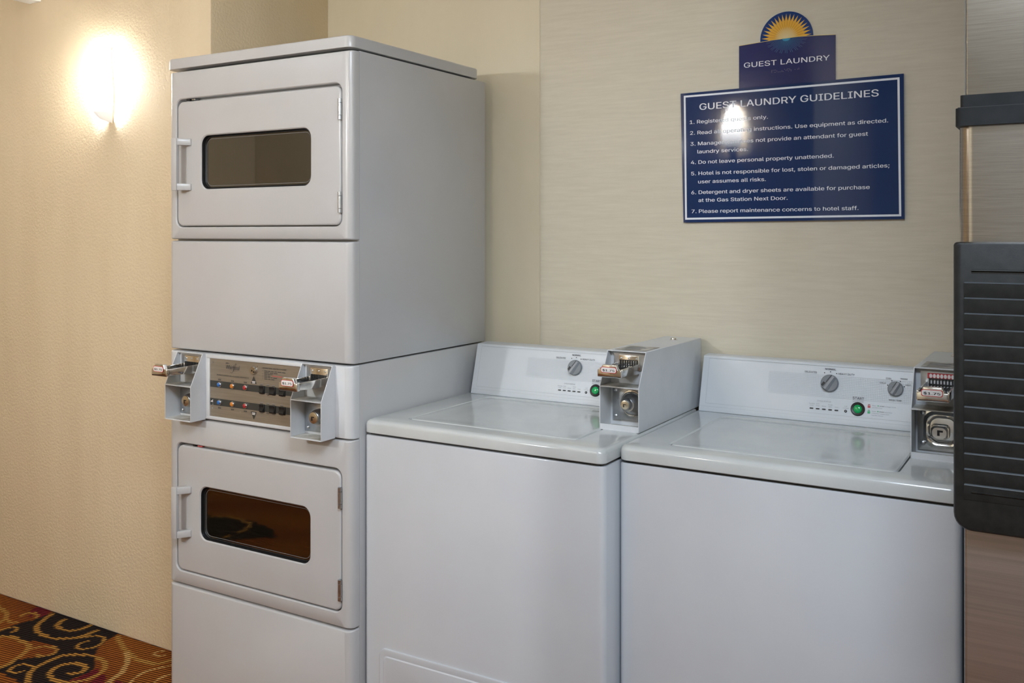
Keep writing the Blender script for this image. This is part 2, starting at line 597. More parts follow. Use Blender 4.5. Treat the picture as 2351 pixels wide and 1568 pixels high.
LINES= [(3,[(-0.793,-0.028),(-0.792,-0.003),(-0.769,0.011),(-0.747,-0.0),(-0.748,-0.014)]),
(4,[(-0.758,-0.064),(-0.748,-0.055),(-0.712,-0.039),(-0.658,-0.04),(-0.613,-0.045),(-0.589,-0.056),(-0.571,-0.077),(-0.551,-0.113),(-0.533,-0.155),(-0.532,-0.184),(-0.534,-0.196)]),
(3,[(-0.574,-0.072),(-0.572,-0.052),(-0.56,-0.032),(-0.535,-0.018),(-0.511,-0.016),(-0.49,-0.028),(-0.482,-0.048),(-0.495,-0.074),(-0.519,-0.076)]),
(4,[(-0.771,0.142),(-0.752,0.102),(-0.731,0.065),(-0.707,0.044),(-0.675,0.029),(-0.629,0.023),(-0.59,0.023),(-0.557,0.04),(-0.531,0.062),(-0.521,0.095),(-0.516,0.138)]),
(4,[(-0.691,0.139),(-0.687,0.119),(-0.67,0.094),(-0.641,0.084),(-0.608,0.083),(-0.583,0.098),(-0.575,0.12),(-0.574,0.148)]),
(3,[(-0.521,0.068),(-0.5,0.094),(-0.476,0.112),(-0.449,0.111),(-0.423,0.088),(-0.414,0.055),(-0.424,0.03),(-0.444,0.018),(-0.468,0.029),(-0.477,0.049),(-0.47,0.073)]),
(4,[(-0.356,-0.205),(-0.411,-0.168),(-0.436,-0.138),(-0.443,-0.107),(-0.449,-0.07),(-0.443,-0.036),(-0.42,-0.014),(-0.388,0.002),(-0.355,0.01),(-0.313,0.006),(-0.277,-0.008),(-0.25,-0.032),(-0.24,-0.059),(-0.237,-0.091),(-0.249,-0.119),(-0.272,-0.139),(-0.307,-0.149),(-0.343,-0.143),(-0.372,-0.127),(-0.385,-0.102),(-0.385,-0.073),(-0.367,-0.05),(-0.339,-0.045),(-0.311,-0.051),(-0.295,-0.07),(-0.301,-0.09),(-0.318,-0.101)]),
(3,[(-0.49,-0.181),(-0.502,-0.16),(-0.499,-0.141),(-0.482,-0.13),(-0.452,-0.13),(-0.433,-0.135)]),
(3,[(-0.49,-0.181),(-0.461,-0.181),(-0.449,-0.162)]),
(4,[(-0.419,0.142),(-0.374,0.117),(-0.32,0.092),(-0.28,0.079),(-0.224,0.065),(-0.181,0.067),(-0.147,0.075),(-0.135,0.1),(-0.124,0.136)]),
(4,[(-0.288,0.074),(-0.245,0.046),(-0.212,0.014),(-0.186,-0.021),(-0.176,-0.054),(-0.166,-0.086)]),
(2,[(-0.109,-0.051),(-0.128,-0.009),(-0.133,0.021),(-0.124,0.049),(-0.108,0.076),(-0.091,0.109)]),
(2,[(-0.049,-0.016),(-0.06,0.016),(-0.058,0.038),(-0.047,0.072)]),
(2,[(-0.204,0.143),(-0.216,0.13),(-0.209,0.116),(-0.186,0.111),(-0.174,0.124)]),
(4,[(-0.996,0.083),(-0.975,0.081),(-0.936,0.073),(-0.898,0.058),(-0.868,0.033),(-0.857,0.011),(-0.854,-0.002)]),
(3,[(-0.868,0.033),(-0.825,0.03),(-0.806,0.041)]),
(3,[(-0.847,0.075),(-0.854,0.1),(-0.837,0.114),(-0.807,0.113),(-0.789,0.094)])]


def inside(poly, X, Y):
    c = np.zeros(X.shape, bool)
    n = len(poly)
    for i in range(n):
        x1, y1 = poly[i]
        x2, y2 = poly[(i + 1) % n]
        if y1 == y2:
            continue
        c ^= ((y1 > Y) != (y2 > Y)) & (X < (x2 - x1) * (Y - y1) / (y2 - y1) + x1)
    return c


def smooth_line(p, n=6):
    q = []
    for i in range(len(p) - 1):
        p0, p1, p2, p3 = p[max(i - 1, 0)], p[i], p[i + 1], p[min(i + 2, len(p) - 1)]
        for k in range(n):
            t = k / n
            q.append(tuple(0.5 * (2 * p1[a] + (p2[a] - p0[a]) * t + (2 * p0[a] - 5 * p1[a] + 4 * p2[a] - p3[a]) * t * t
                                  + (3 * p1[a] - p0[a] - 3 * p2[a] + p3[a]) * t ** 3) for a in (0, 1)))
    q.append(p[-1])
    return q


def near_line(line, X, Y):
    d = np.full(X.shape, 9.0)
    for (x1, y1), (x2, y2) in zip(line[:-1], line[1:]):
        L = (x2 - x1) ** 2 + (y2 - y1) ** 2 + 1e-12
        t = np.clip(((X - x1) * (x2 - x1) + (Y - y1) * (y2 - y1)) / L, 0, 1)
        d = np.minimum(d, np.hypot(X - x1 - t * (x2 - x1), Y - y1 - t * (y2 - y1)))
    return d


C_RUST, C_OCHRE, C_DARK, C_GOLD, C_TAN, C_RED = ((0.20, 0.052, 0.012), (0.27, 0.085, 0.014), (0.020, 0.013, 0.012),
                                                 (0.40, 0.20, 0.045), (0.52, 0.30, 0.10), (0.135, 0.012, 0.018))


def carpet_colours(X, Y, polys, lines):
    rows = np.round((Y - 0.12 * X) / 0.0105) * 0.0105 + 0.12 * X      # each rib is one row of loops
    jit = 0.0016 * np.sin(rows * 3000)
    U, V = X + jit, rows
    out = np.zeros(X.shape + (3,))
    t = 0.5 + 0.5 * np.sin(7 * U + 3 * np.sin(5 * V) + 2.0)
    out[:] = np.array(C_RUST) * (1 - t[..., None]) + np.array(C_OCHRE) * t[..., None]
    for k, p in polys.items():
        out[inside(p, U, V)] = C_DARK if k[0] == 'd' else C_RED
    for wd, p in lines:
        if U.min() > max(q[0] for q in p) + .1 or V.min() > max(q[1] for q in p) + .1:
            continue
        d = near_line(smooth_line(p), U, V)
        out[d < {2: 0.0045, 3: 0.006, 4: 0.0085}[wd]] = C_TAN if wd in (2,) or p[0][0] > -0.36 and wd == 4 and p[0][1] > 0.05 else C_GOLD
    return out


def grid(x0, x1, y0, y1, step):
    nx, ny = max(2, int((x1 - x0) / step) + 1), max(2, int((y1 - y0) / step) + 1)
    X, Y = np.meshgrid(np.linspace(x0, x1, nx), np.linspace(y0, y1, ny))
    return X, Y, nx, ny


rnd = random.Random(4)
far_polys, far_lines = {}, []
for i in range(46):                                                    # the pattern goes on over the rest of the floor
    cx, cy = rnd.uniform(-2.9, 2.9), rnd.uniform(-3.1, 0.6)
    if -1.35 < cx < 0.2 and cy > -0.45:
        continue
    R, a0 = rnd.uniform(0.12, 0.3), rnd.uniform(0, 6.3)
    if i % 2 == 0:
        far_polys[('d' if i % 6 else 'm') + str(i)] = [(cx + R * (1 + .35 * math.sin(3 * a + i)) * math.cos(a), cy + .7 * R * math.sin(a)) for a in [k * 6.283 / 16 for k in range(16)]]
    far_lines.append((4, [(cx + R * (1 - k / 22) * math.cos(a0 + k * .55), cy + R * (1 - k / 22) * math.sin(a0 + k * .55)) for k in range(18)]))

FV, FF, FC = [], [], []
for (x0, x1, y0, y1, st) in ((-1.25, 0.02, -0.30, 0.158, 0.0030), (0.02, 3.0, -0.30, 0.70, 0.03), (-3.0, -1.25, -0.30, 0.158, 0.03), (-3.0, 3.0, -3.2, -0.30, 0.02)):
    X, Y, nx, ny = grid(x0, x1, y0, y1, st)
    near = st < 0.01
    if near:
        c = carpet_colours(X, Y, POLYS, LINES)
    else:
        c = carpet_colours(X, Y, far_polys if st < 0.03 else {}, far_lines if st < 0.03 else [])
    o = len(FV)
    FV += [(float(a), float(d), 0.0) for a, d in zip(X.ravel(), Y.ravel())]
    FC.append(c.reshape(-1, 3))
    FF += [(o + j * nx + i, o + j * nx + i + 1, o + (j + 1) * nx + i + 1, o + (j + 1) * nx + i) for j in range(ny - 1) for i in range(nx - 1)]
me = bpy.data.meshes.new('floor')
me.from_pydata(FV, [], FF)
ca = me.color_attributes.new('weave', 'FLOAT_COLOR', 'POINT')
FC = np.concatenate(FC)
ca.data.foreach_set('color', np.concatenate([FC, np.ones((len(FC), 1))], axis=1).astype(np.float32).ravel())
m = mat('loop_carpet', (0.3, 0.15, 0.05), 0.95, spec=0.1)
at = nd(m, 'ShaderNodeAttribute', attribute_name='weave')
wav = nd(m, 'ShaderNodeTexWave', wave_type='BANDS', bands_direction='Y')
wav.inputs['Scale'].default_value = 2 * PI / 20 / 0.0105
wav.inputs['Distortion'].default_value = 0.0
wav.inputs['Phase Offset'].default_value = PI / 2
tcc = nd(m, 'ShaderNodeTexCoord')
mpp = nd(m, 'ShaderNodeMapping')
mpp.inputs['Rotation'].default_value = (0, 0, -0.12)
ln(m, tcc.outputs['Object'], mpp.inputs[0])
ln(m, mpp.outputs[0], wav.inputs['Vector'])
spk = noise_tex(m, coords(m, (1, 2.5, 1)), 260, 2)
mulc = nd(m, 'ShaderNodeMix', data_type='RGBA', blend_type='MULTIPLY')
mulc.inputs['Factor'].default_value = 0.75
ln(m, at.outputs['Color'], mulc.inputs[6])
ln(m, ramp(m, spk, [(0.3, (0.55, 0.55, 0.55)), (0.7, (1.25, 1.25, 1.25))]), mulc.inputs[7])
rib = nd(m, 'ShaderNodeMix', data_type='RGBA', blend_type='MULTIPLY')
rib.inputs['Factor'].default_value = 1.0
ln(m, mulc.outputs[2], rib.inputs[6])
ln(m, ramp(m, wav.outputs['Fac'], [(0.05, (0.38, 0.38, 0.38)), (0.55, (1.42, 1.42, 1.42))]), rib.inputs[7])
ln(m, rib.outputs[2], base(m))
bump(m, wav.outputs['Fac'], 0.9, 0.006)
me.materials.append(m)
fl = bpy.data.objects.new('floor', me)
COL.objects.link(fl)
tag(fl, kind='structure')


# ================================================================== STACKED DRYER
def coin_lock(parent, c, r, face_y, loc_mat='brass'):
    b = MB()
    b.lathe(c, (0, -1, 0), [(0, r * 1.25), (face_y * .55, r * 1.18), (face_y - .001, r), (face_y, r * .93)], 'zinc')
    b.lathe((c[0], c[1] - face_y, c[2]), (0, -1, 0), [(0, r * .9), (.002, r * .86), (.0026, r * .7)], loc_mat)
    b.box(c[0] - r * .30, c[0] - r * .1, c[1] - face_y - .0034, c[1] - face_y - .001, c[2] - r * .42, c[2] + r * .2, 'black')
    b.box(c[0] - r * .12, c[0] + r * .28, c[1] - face_y - .0034, c[1] - face_y - .001, c[2] + r * .06, c[2] + r * .2, 'black')
    return b.build('lock', parent)


def bolt(parent, c, r, m='zinc'):
    b = MB()
    b.lathe(c, (0, -1, 0), [(0, r), (.002, r * .95), (.0035, r * .6), (.004, r * .2)], m)
    return b.build('bolt', parent)


def price_tag(parent, cx, y, z0, w_, h_, lean=0.12):
    """paper price label with a red rounded border"""
    b = MB()

    def pl(off):
        return lambda x, z: (x, y - off + (z - z0) * lean, z)
    for (ins, mt, off) in ((0, 'label_red', 0), (.0013, 'label_white', .0003)):
        pts = [pl(off)(p[0], p[2]) for p in rrect(cx - w_ / 2 + ins, cx + w_ / 2 - ins, z0 + ins, z0 + h_ - ins, .004, 0)]
        b.flat(pts[::-1], mt)
    text(b, '$1.75', cx, z0 + h_ * .27, 'ink', pl(.0006), width=w_ * .76, cap=h_ * .46, align='c', weight=.03)
    return b.build('price_tag', parent)


def coin_slide(parent, cx, yb, yf, z0, wide, tongue=.05, price=True, tall=.030):
    """chrome push slide: flat bed running out of the plate, side rails and a handle block in front"""
    b = MB()
    hw = wide / 2
    b.box(cx - hw + .004, cx + hw - .004, yf + .012, yb, z0, z0 + .004, 'zinc')                # bed
    for s in (-1, 1):                                                                          # side rails, deeper at the back
        xa, xb = sorted((cx + s * (hw - .004), cx + s * hw))
        b.prism([(yf + .008, z0), (yb, z0 - .006), (yb, z0 + .019), (yf + .05, z0 + .0175), (yf + .008, z0 + .017)], 'x', xa, xb, 'chrome', .0008)
    b.box(cx - hw + .006, cx + hw - .006, yf + .02, yb, z0 + .007, z0 + .0085, 'chrome')       # coin bed
    for k in range(8):
        xx = cx - hw * .68 + k * hw * 1.36 / 7
        b.box(xx - .0012, xx + .0012, yb - .045, yb - .002, z0 + .0086, z0 + .0092, 'black')
    o = b.build('coin_slide', parent)
    h = MB()                                                                                   # handle block with a raised middle
    zt = z0 + tall
    poly = [(cx - hw, z0 - .003), (cx + hw, z0 - .003), (cx + hw, z0 + tall * .56), (cx + hw * .70, z0 + tall * .60), (cx + hw * .58, zt), (cx - hw * .58, zt), (cx - hw * .70, z0 + tall * .60), (cx - hw, z0 + tall * .56)]
    h.prism(poly, 'y', yf, yf + .012, 'chrome', .0022, 3)
    h.prism([(cx - hw * .9, z0 - .001), (cx + hw * .9, z0 - .001), (cx + hw * .9, z0 + .0005), (cx - hw * .9, z0 + .0005)], 'y', yf - .0006, yf + .002, 'black')
    h.build('slide_handle', parent)
    if price:
        price_tag(parent, cx - .001, yf - .0012, z0 + tall * .30, wide * .66, tall * .52, 0.02)
    return o


def coin_plate(parent, x0, x1, z0, z1, y, n=8, label=False, bent=False):
    b = MB()
    b.box(x0, x1, y - .0015, y, z0, z1, 'zinc')
    xm, hw = (x0 + x1) / 2, (x1 - x0) / 2
    if label:
        b.box(xm - hw * .66, x1 - .004, y - .0025, y - .0012, z1 - (z1 - z0) * .38, z1 - (z1 - z0) * .08, 'label_red')
        for k in range(8):
            disc(b, xm - hw * .5 + k * hw * 1.3 / 7.4, z1 - (z1 - z0) * .23, hw * .075, (z1 - z0) * .115, 'label_white', facing(y - .0029))
        b.flat([(xm - hw * .62, y - .0019, z0), (xm + hw * .9, y - .0019, z0), (xm + hw * .9, y - .0019, z1 - (z1 - z0) * .42), (xm - hw * .62, y - .0019, z1 - (z1 - z0) * .42)], 'label_white')
    else:
        b.prism([(xm - hw * .72, z0), (xm + hw * .72, z0), (xm + hw * .66, z1 - .003), (xm - hw * .66, z1 - .003)], 'y', y - .004, y - .001, 'chrome', .0008)
        for k in (-1, 0, 1):
            b.lathe((xm + k * hw * .5, y - .004, z1 - .010), (0, -1, 0), [(0, .0024), (.0012, .0022), (.0018, .001)], 'zinc', 10)
    zc = z0 + (z1 - z0) * .30
    for k in range(n):
        xx = xm - hw * .55 + k * hw * 1.1 / (n - 1)
        b.box(xx - .0014, xx + .0014, y - .0062, y - .0038, z0, z0 + (z1 - z0) * .60, 'black')
    b.box(xm - hw * .6, xm + hw * .6, y - .0060, y - .0038, zc, zc + .002, 'black')
    if label or bent:
        b.box(xm - hw * .6, xm + hw * .6, y - .0060, y - .0038, zc + .012, zc + .014, 'black')
    return b.build('coin_plate', parent)


def coin_case(parent, name, x0, x1, yb, yf, ys, z0, zs, zt, side_top, m='painted', roof=False, t=.0022, shelf_y=None):
    """open-fronted steel case: upright lower front, raked upper front; ys = front of the roof"""
    b = MB()
    prof = [(yb, z0), (yf, z0), (yf, zs), (ys, zt), (yb, side_top)]
    for xa, xb in ((x0, x0 + t), (x1 - t, x1)):
        b.prism(prof, 'x', xa, xb, m, .0006, 1)
    b.box(x0 + t, x1 - t, yf, yb, z0, z0 + t, m)
    b.box(x0 + t, x1 - t, yf + .0006, yf + .002, z0, z0 + (0.014 if roof else .003), m)
    b.box(x0 + t, x1 - t, yf, shelf_y if shelf_y is not None else yb, zs - t, zs, m)
    dk = shelf_y if shelf_y is not None else yb
    b.box(x0 + t, x1 - t, yf + .003, dk, zs, zs + .0006, 'dusty')
    b.box(x0 + t, x1 - t, yf + .003, dk, z0 + t, z0 + t + .0006, 'dusty')
    b.prism([(ys, zt - t), (ys, zt), (yb, side_top), (yb, side_top - t)], 'x', x0 + t, x1 - t, m)
    if shelf_y is not None:
        b.box(x0 + t, x1 - t, dk, dk + t, z0, min(zt, side_top) - t, m)
        b.box(x0 + t, x1 - t, yb - t, yb, z0, side_top - t, m)
    return b.build(name, parent)


dryer = empty('stacked_dryer', 'tall white stacked pair of coin dryers, one door above the other', 'dryer', (0, 0, 0))
W = 0.686
b = MB()
b.box(0.0, W, 0.033, 0.628, 0.003, 0.9736, 'enamel', .003)
b.box(0.03, W - .03, 0.06, 0.60, 0.0, 0.004, 'gap')
b.build('lower_cabinet', dryer)
b = MB()
b.box(0.0, W, 0.033, 0.6306, 0.9776, 1.7785, 'enamel', .003)
b.box(0.02, W - .02, 0.05, 0.58, 1.7785, 1.783, 'gap')
b.build('upper_cabinet', dryer)


def slab(mb, x0, x1, y0, y1, r, rows, m_, cap0=True):
    """upright rounded block: rows of (inset, height) from bottom to top"""
    mb.loft([[(p[0], p[2], z) for p in rrect(x0 + i_, x1 - i_, y0 + i_, y1 - i_, max(r - i_, .002), 0)] for i_, z in rows], m_, cap0, True)


b = MB()
slab(b, -.003, .689, -.006, .594, .022, ((.001, 1.7825), (0, 1.7835), (0, 1.8075), (.0012, 1.8110), (.004, 1.8129)), 'enamel')
b.build('top_panel', dryer)


def door_panel(x0, x1, z0, z1, hx0, hx1, hz0, hz1, name):
    b = MB()
    outer = front_outer(x0, x1, z0, z1, 0.0, 0.032, .020, .004)
    inner = [rrect(hx0, hx1, hz0, hz1, .022, .026), rrect(hx0, hx1, hz0, hz1, .022, .003), rrect(hx0 - .0025, hx1 + .0025, hz0 - .0025, hz1 + .0025, .0245, 0.0)]
    b.loft(inner + outer, 'enamel')
    b.flat(rrect(hx0 - .01, hx1 + .01, hz0 - .01, hz1 + .01, .02, .0262)[::-1], 'enamel')
    return b.build(name, dryer)


def plain_panel(x0, x1, z0, z1, name, y1=.032):
    b = MB()
    b.loft(front_outer(x0, x1, z0, z1, 0.0, y1, .020, .005), 'enamel', True, True)
    return b.build(name, dryer)


def dryer_door(x0, x1, z0, z1, wx0, wx1, wz0, wz1, hz0, hz1, hinges, yo):
    b = MB()
    L = [rrect(wx0, wx1, wz0, wz1, .026, .016), rrect(wx0, wx1, wz0, wz1, .026, yo + .003), rrect(wx0 - .003, wx1 + .003, wz0 - .003, wz1 + .003, .029, yo)]
    L += front_outer(x0, x1, z0, z1, yo, .020, .0055, .0055, .02)
    b.loft(L, 'enamel')
    b.box(x0 + .004, x1 - .004, .0205, .0255, z0 + .004, z1 - .004, 'lining')
    d = b.build('door', dryer)
    g_ = MB()                                                          # dark seal around the glass, pane and inner bead
    g_.loft([rrect(wx0 + .0004, wx1 - .0004, wz0 + .0004, wz1 - .0004, .0256, yo + .0035), rrect(wx0 + .0006, wx1 - .0006, wz0 + .0006, wz1 - .0006, .0255, .0142), rrect(wx0 + .004, wx1 - .004, wz0 + .004, wz1 - .004, .024, .0135), rrect(wx0 + .0055, wx1 - .0055, wz0 + .0055, wz1 - .0055, .023, .0155)], 'black')
    g_.flat(rrect(wx0, wx1, wz0, wz1, .026, .0152), 'glass')
    g_.loft([rrect(wx0 + .0088, wx1 - .0088, wz0 + .0088, wz1 - .0088, .021, .0150), rrect(wx0 + .0088, wx1 - .0088, wz0 + .0088, wz1 - .0088, .021, .0143), rrect(wx0 + .0098, wx1 - .0098, wz0 + .0098, wz1 - .0098, .020, .0143), rrect(wx0 + .0098, wx1 - .0098, wz0 + .0098, wz1 - .0098, .020, .0150)], 'groove')
    g_.build('window', d)
    h = MB()
    xa = x0 + .018
    arm = [(xa, yo - .034), (xa + .018, yo - .034), (xa + .041, yo - .003), (xa + .041, yo), (xa + .026, yo), (xa + .004, yo - .018)]
    h.prism(arm, 'z', hz1 - .019, hz1, 'enamel', .0015)
    h.prism(arm, 'z', hz0, hz0 + .019, 'enamel', .0015)
    h.prism([(xa - .002, yo - .036), (xa + .020, yo - .036), (xa + .016, yo - .022), (xa, yo - .020)], 'z', hz0 - .001, hz1 + .001, 'enamel', .0018)
    h.build('handle', d)
    for hz in hinges:
        k = MB()
        for (za, zb) in ((0, .011), (.0115, .043), (.0435, .054)):
            k.lathe((x1 + .001, yo - .004, hz + za), (0, 0, 1), [(0, .0048), (.0004, .0054), (zb - za - .0004, .0054), (zb - za, .0048)], 'zinc', 14)
        k.build('hinge', d)
    return d


for nm, q, m_ in (('door_catch', (.070, .084, .004, .020, 1.6905, 1.6950), 'black'), ('strike_plate', (.090, .104, .006, .020, 1.6905, 1.6945), 'zinc'),
                  ('door_catch', (.098, .107, .004, .020, .7050, .7100), 'black'), ('switch_tab', (.115, .134, .006, .020, .7050, .7085), 'red_print'),
                  ('strike_plate', (.140, .30, .010, .020, .7050, .7095), 'zinc')):     # seen in the gap above each door
    b = MB()
    b.box(*q, m_, .0006)
    b.build(nm, dryer)
door_panel(0, W, 1.2939, 1.7765, .033, .654, 1.3285, 1.6955, 'upper_front_panel')
plain_panel(0, W, .9776, 1.2899, 'upper_access_panel')
door_panel(0, W, .3063, .7845, .033, .654, .3435, .7105, 'lower_front_panel')
plain_panel(0, W, .003, .3023, 'lower_access_panel')
dryer_door(.0365, .6505, 1.3318, 1.688, .135, .547, 1.4355, 1.5865, 1.433, 1.580, (1.363, 1.600), 0.001)
dryer_door(.0365, .6505, .3465, .7035, .131, .545, .446, .5955, .447, .590, (.376, .611), 0.001)

# control housing between the two dryers
b = MB()
b.loft(front_outer(0, W, .7865, .9736, 0.0, .032, .020, .004), 'painted', True, True)
fx0, fx1, fz0, fz1 = .163, .526, .791, .9705
for a in ((fx0, fx1, fz1 - .009, fz1), (fx0, fx1, fz0, fz0 + .009), (fx0, fx0 + .012, fz0 + .0092, fz1 - .0092)):
    b.box(a[0], a[1], -.004, .001, a[2], a[3], 'painted', .0012)
hous = b.build('control_housing', dryer)
b = MB()
b.box(.175, .5275, -.0016, .001, .7995, .9612, 'steel')
for (z0, z1) in ((.8815, .9000), (.8315, .8505)):
    b.box(.1755, .5275, -.0020, -.001, z0, z1, 'band')
P0 = facing(-.0024)
text(b, 'Whirlpool', .239, .9355, 'ink', P0, width=.053, cap=.0125, shear=.25)
sw = [(.236, .9515), (.241, .9535), (.250, .9530), (.255, .9515), (.250, .9518), (.244, .9510), (.240, .9508)]
b.flat([P0(*p) for p in sw], 'ink')
for (xa, za, xb, zb) in ((.262, .926, .2695, .934), (.2695, .934, .277, .9485), (.277, .9485, .2795, .953), (.2795, .953, .2755, .9520), (.2755, .952, .268, .9400), (.256, .9275, .262, .926)):
    dx, dz = xb - xa, zb - za
    l_ = math.hypot(dx, dz)
    nx_, nz_ = -dz / l_ * .0004, dx / l_ * .0004
    b.flat([P0(xa + nx_, za + nz_), P0(xa - nx_, za - nz_), P0(xb - nx_, zb - nz_), P0(xb + nx_, zb + nz_)], 'ink')
text(b, 'WORLD LEADER IN LAUNDRY PRODUCTS', .203, .9160, 'ink', P0, width=.124, cap=.0034, weight=.01)
text(b, 'OPERATING INSTRUCTIONS', .378, .9475, 'ink', P0, width=.087, cap=.0044, weight=.01)
for zz, ws in ((.9405, (.012, .008, .011, .009, .014, .012)), (.9360, (.018, .012, .014)), (.9318, (.010, .018)), (.9275, (.010, .010)), (.9235, (.011, .009, .006, .014)), (.9190, (.012, .009, .012))):
    dashes(b, .385, zz, ws, .0017, 'ink', P0)
dashes(b, .414, .9285, (.020, .014), .0017, 'red_print', P0)
for i, zz in enumerate((.9405, .9318, .9275, .9235, .9190)):
    disc(b, .3795, zz + .0008, .0008, .0009, 'ink', P0, 8)
b.flat([P0(.3345, .9035), P0(.3565, .9035), P0(.3455, .9245)], 'band')
b.flat([P0(.3345, .8275), P0(.3455, .8065), P0(.3565, .8275)], 'band')
P1 = facing(-.0028)
for zc in (.9045, .8195):
    dashes(b, .3400, zc, (.011,), .0022, 'label_white', P1)
    dashes(b, .3395, zc + .0035, (.0125,), .0022, 'label_white', P1)
for i in range(3):                                                     # white symbol at the left of the lower band
    b.flat([P1(.179 + i * .0028, .8405 - .0035 + i * .001), P1(.1805 + i * .0028, .8385 - .0035 + i), P1(.1885, .846 - i * .004), P1(.1865, .847 - i * .004)] if False else
           [P1(.178 + i * .003, .8408), P1(.1875, .8470 - i * .0035), P1(.1885, .8455 - i * .0035), P1(.1795 + i * .003, .8395)], 'label_white')
disc(b, .1872, .8338, .0016, .0016, 'label_white', P1, 3)
for X in (.2138, .2648, .3142):
    for zz in (.9022, .9046, .8262, .8240):
        dashes(b, X - .006, zz, (.0055, .0045), .0013, 'ink', P0, .001)
for X in (.376, .399, .420, .450):
    for zz in (.9020, .9042, .8795, .8775, .8520, .8545, .8290, .8265):
        dashes(b, X - .006, zz, (.0105,), .0012, 'ink_soft' if zz in (.9042, .8545) else 'ink', P0, .001)
for (X, zz) in ((.186, .951), (.517, .951), (.186, .823), (.398, .8775)):
    disc(b, X, zz, .0022, .0022, 'zinc', P1, 12)
plate = b.build('control_plate', hous)
for zc in (.8905, .8410):
    for X, lens in ((.2138, 'blue_lens'), (.2648, 'orange_lens'), (.3142, 'red_lens')):
        b = MB()
        b.lathe((X, -.002, zc), (0, -1, 0), [(0, .0075), (.003, .0074), (.0042, .0064)], 'chrome', 20)
        b.lathe((X, -.0055, zc), (0, -1, 0), [(0, .0060), (.002, .0056), (.0030, .0042), (.0034, .002)], lens, 20)
        b.build('indicator_button', hous)
    for X, wd in ((.377, .018), (.416, .022), (.451, .022)):
        b = MB()
        b.box(X - wd / 2, X + wd / 2, -.005, -.001, zc - .0115, zc + .0100, 'black', .001)
        b.prism([(-.005, zc - .009), (-.0085, zc - .0075), (-.0055, zc + .001), (-.0075, zc + .0085), (-.005, zc + .009)], 'x', X - wd / 2 + .002, X + wd / 2 - .002, 'black')
        b.build('rocker_switch', hous)
b = MB()
b.lathe((.3472, -.001, .9405), (0, -1, 0), [(0, .0115), (.004, .0113), (.007, .0095)], 'chrome', 24)
for dx, dz in ((-.003, -.001), (.004, -.004)):
    b.lathe((.3472 + dx, -.0079, .9405 + dz), (0, -1, 0), [(0, .0026), (.0006, .0024)], 'black', 12)
b.box(.3572, .3592, -.006, -.003, .950, .9535, 'chrome')
b.build('key_switch', hous)


def dryer_coin_box(x0, x1):
    c = coin_case(dryer, 'coin_box', x0, x1, 0.0, -.0525, -.0105, .787, .8855, .9730, .9735)
    xc = (x0 + x1) / 2
    p = MB(); p.box(x0 + .004, x1 - .004, -.0025, -.0005, .797, .870, 'zinc', .0006); p.build('lock_plate', c)
    p = MB(); p.box(x0 + .004, x1 - .004, -.0012, -.0002, .888, .968, 'painted'); p.build('back_panel', c)
    coin_plate(c, x0 + .010, x1 - .006, .917, .966, -.0012)
    coin_lock(c, (xc + .005, -.0025, .839), .0165, .026)
    bolt(c, (x0 + .015, -.0025, .806), .0048)
    coin_slide(c, xc, -.004, -.1155, .9225, .062)


dryer_coin_box(.0485, .1547)
dryer_coin_box(.5275, .6329)


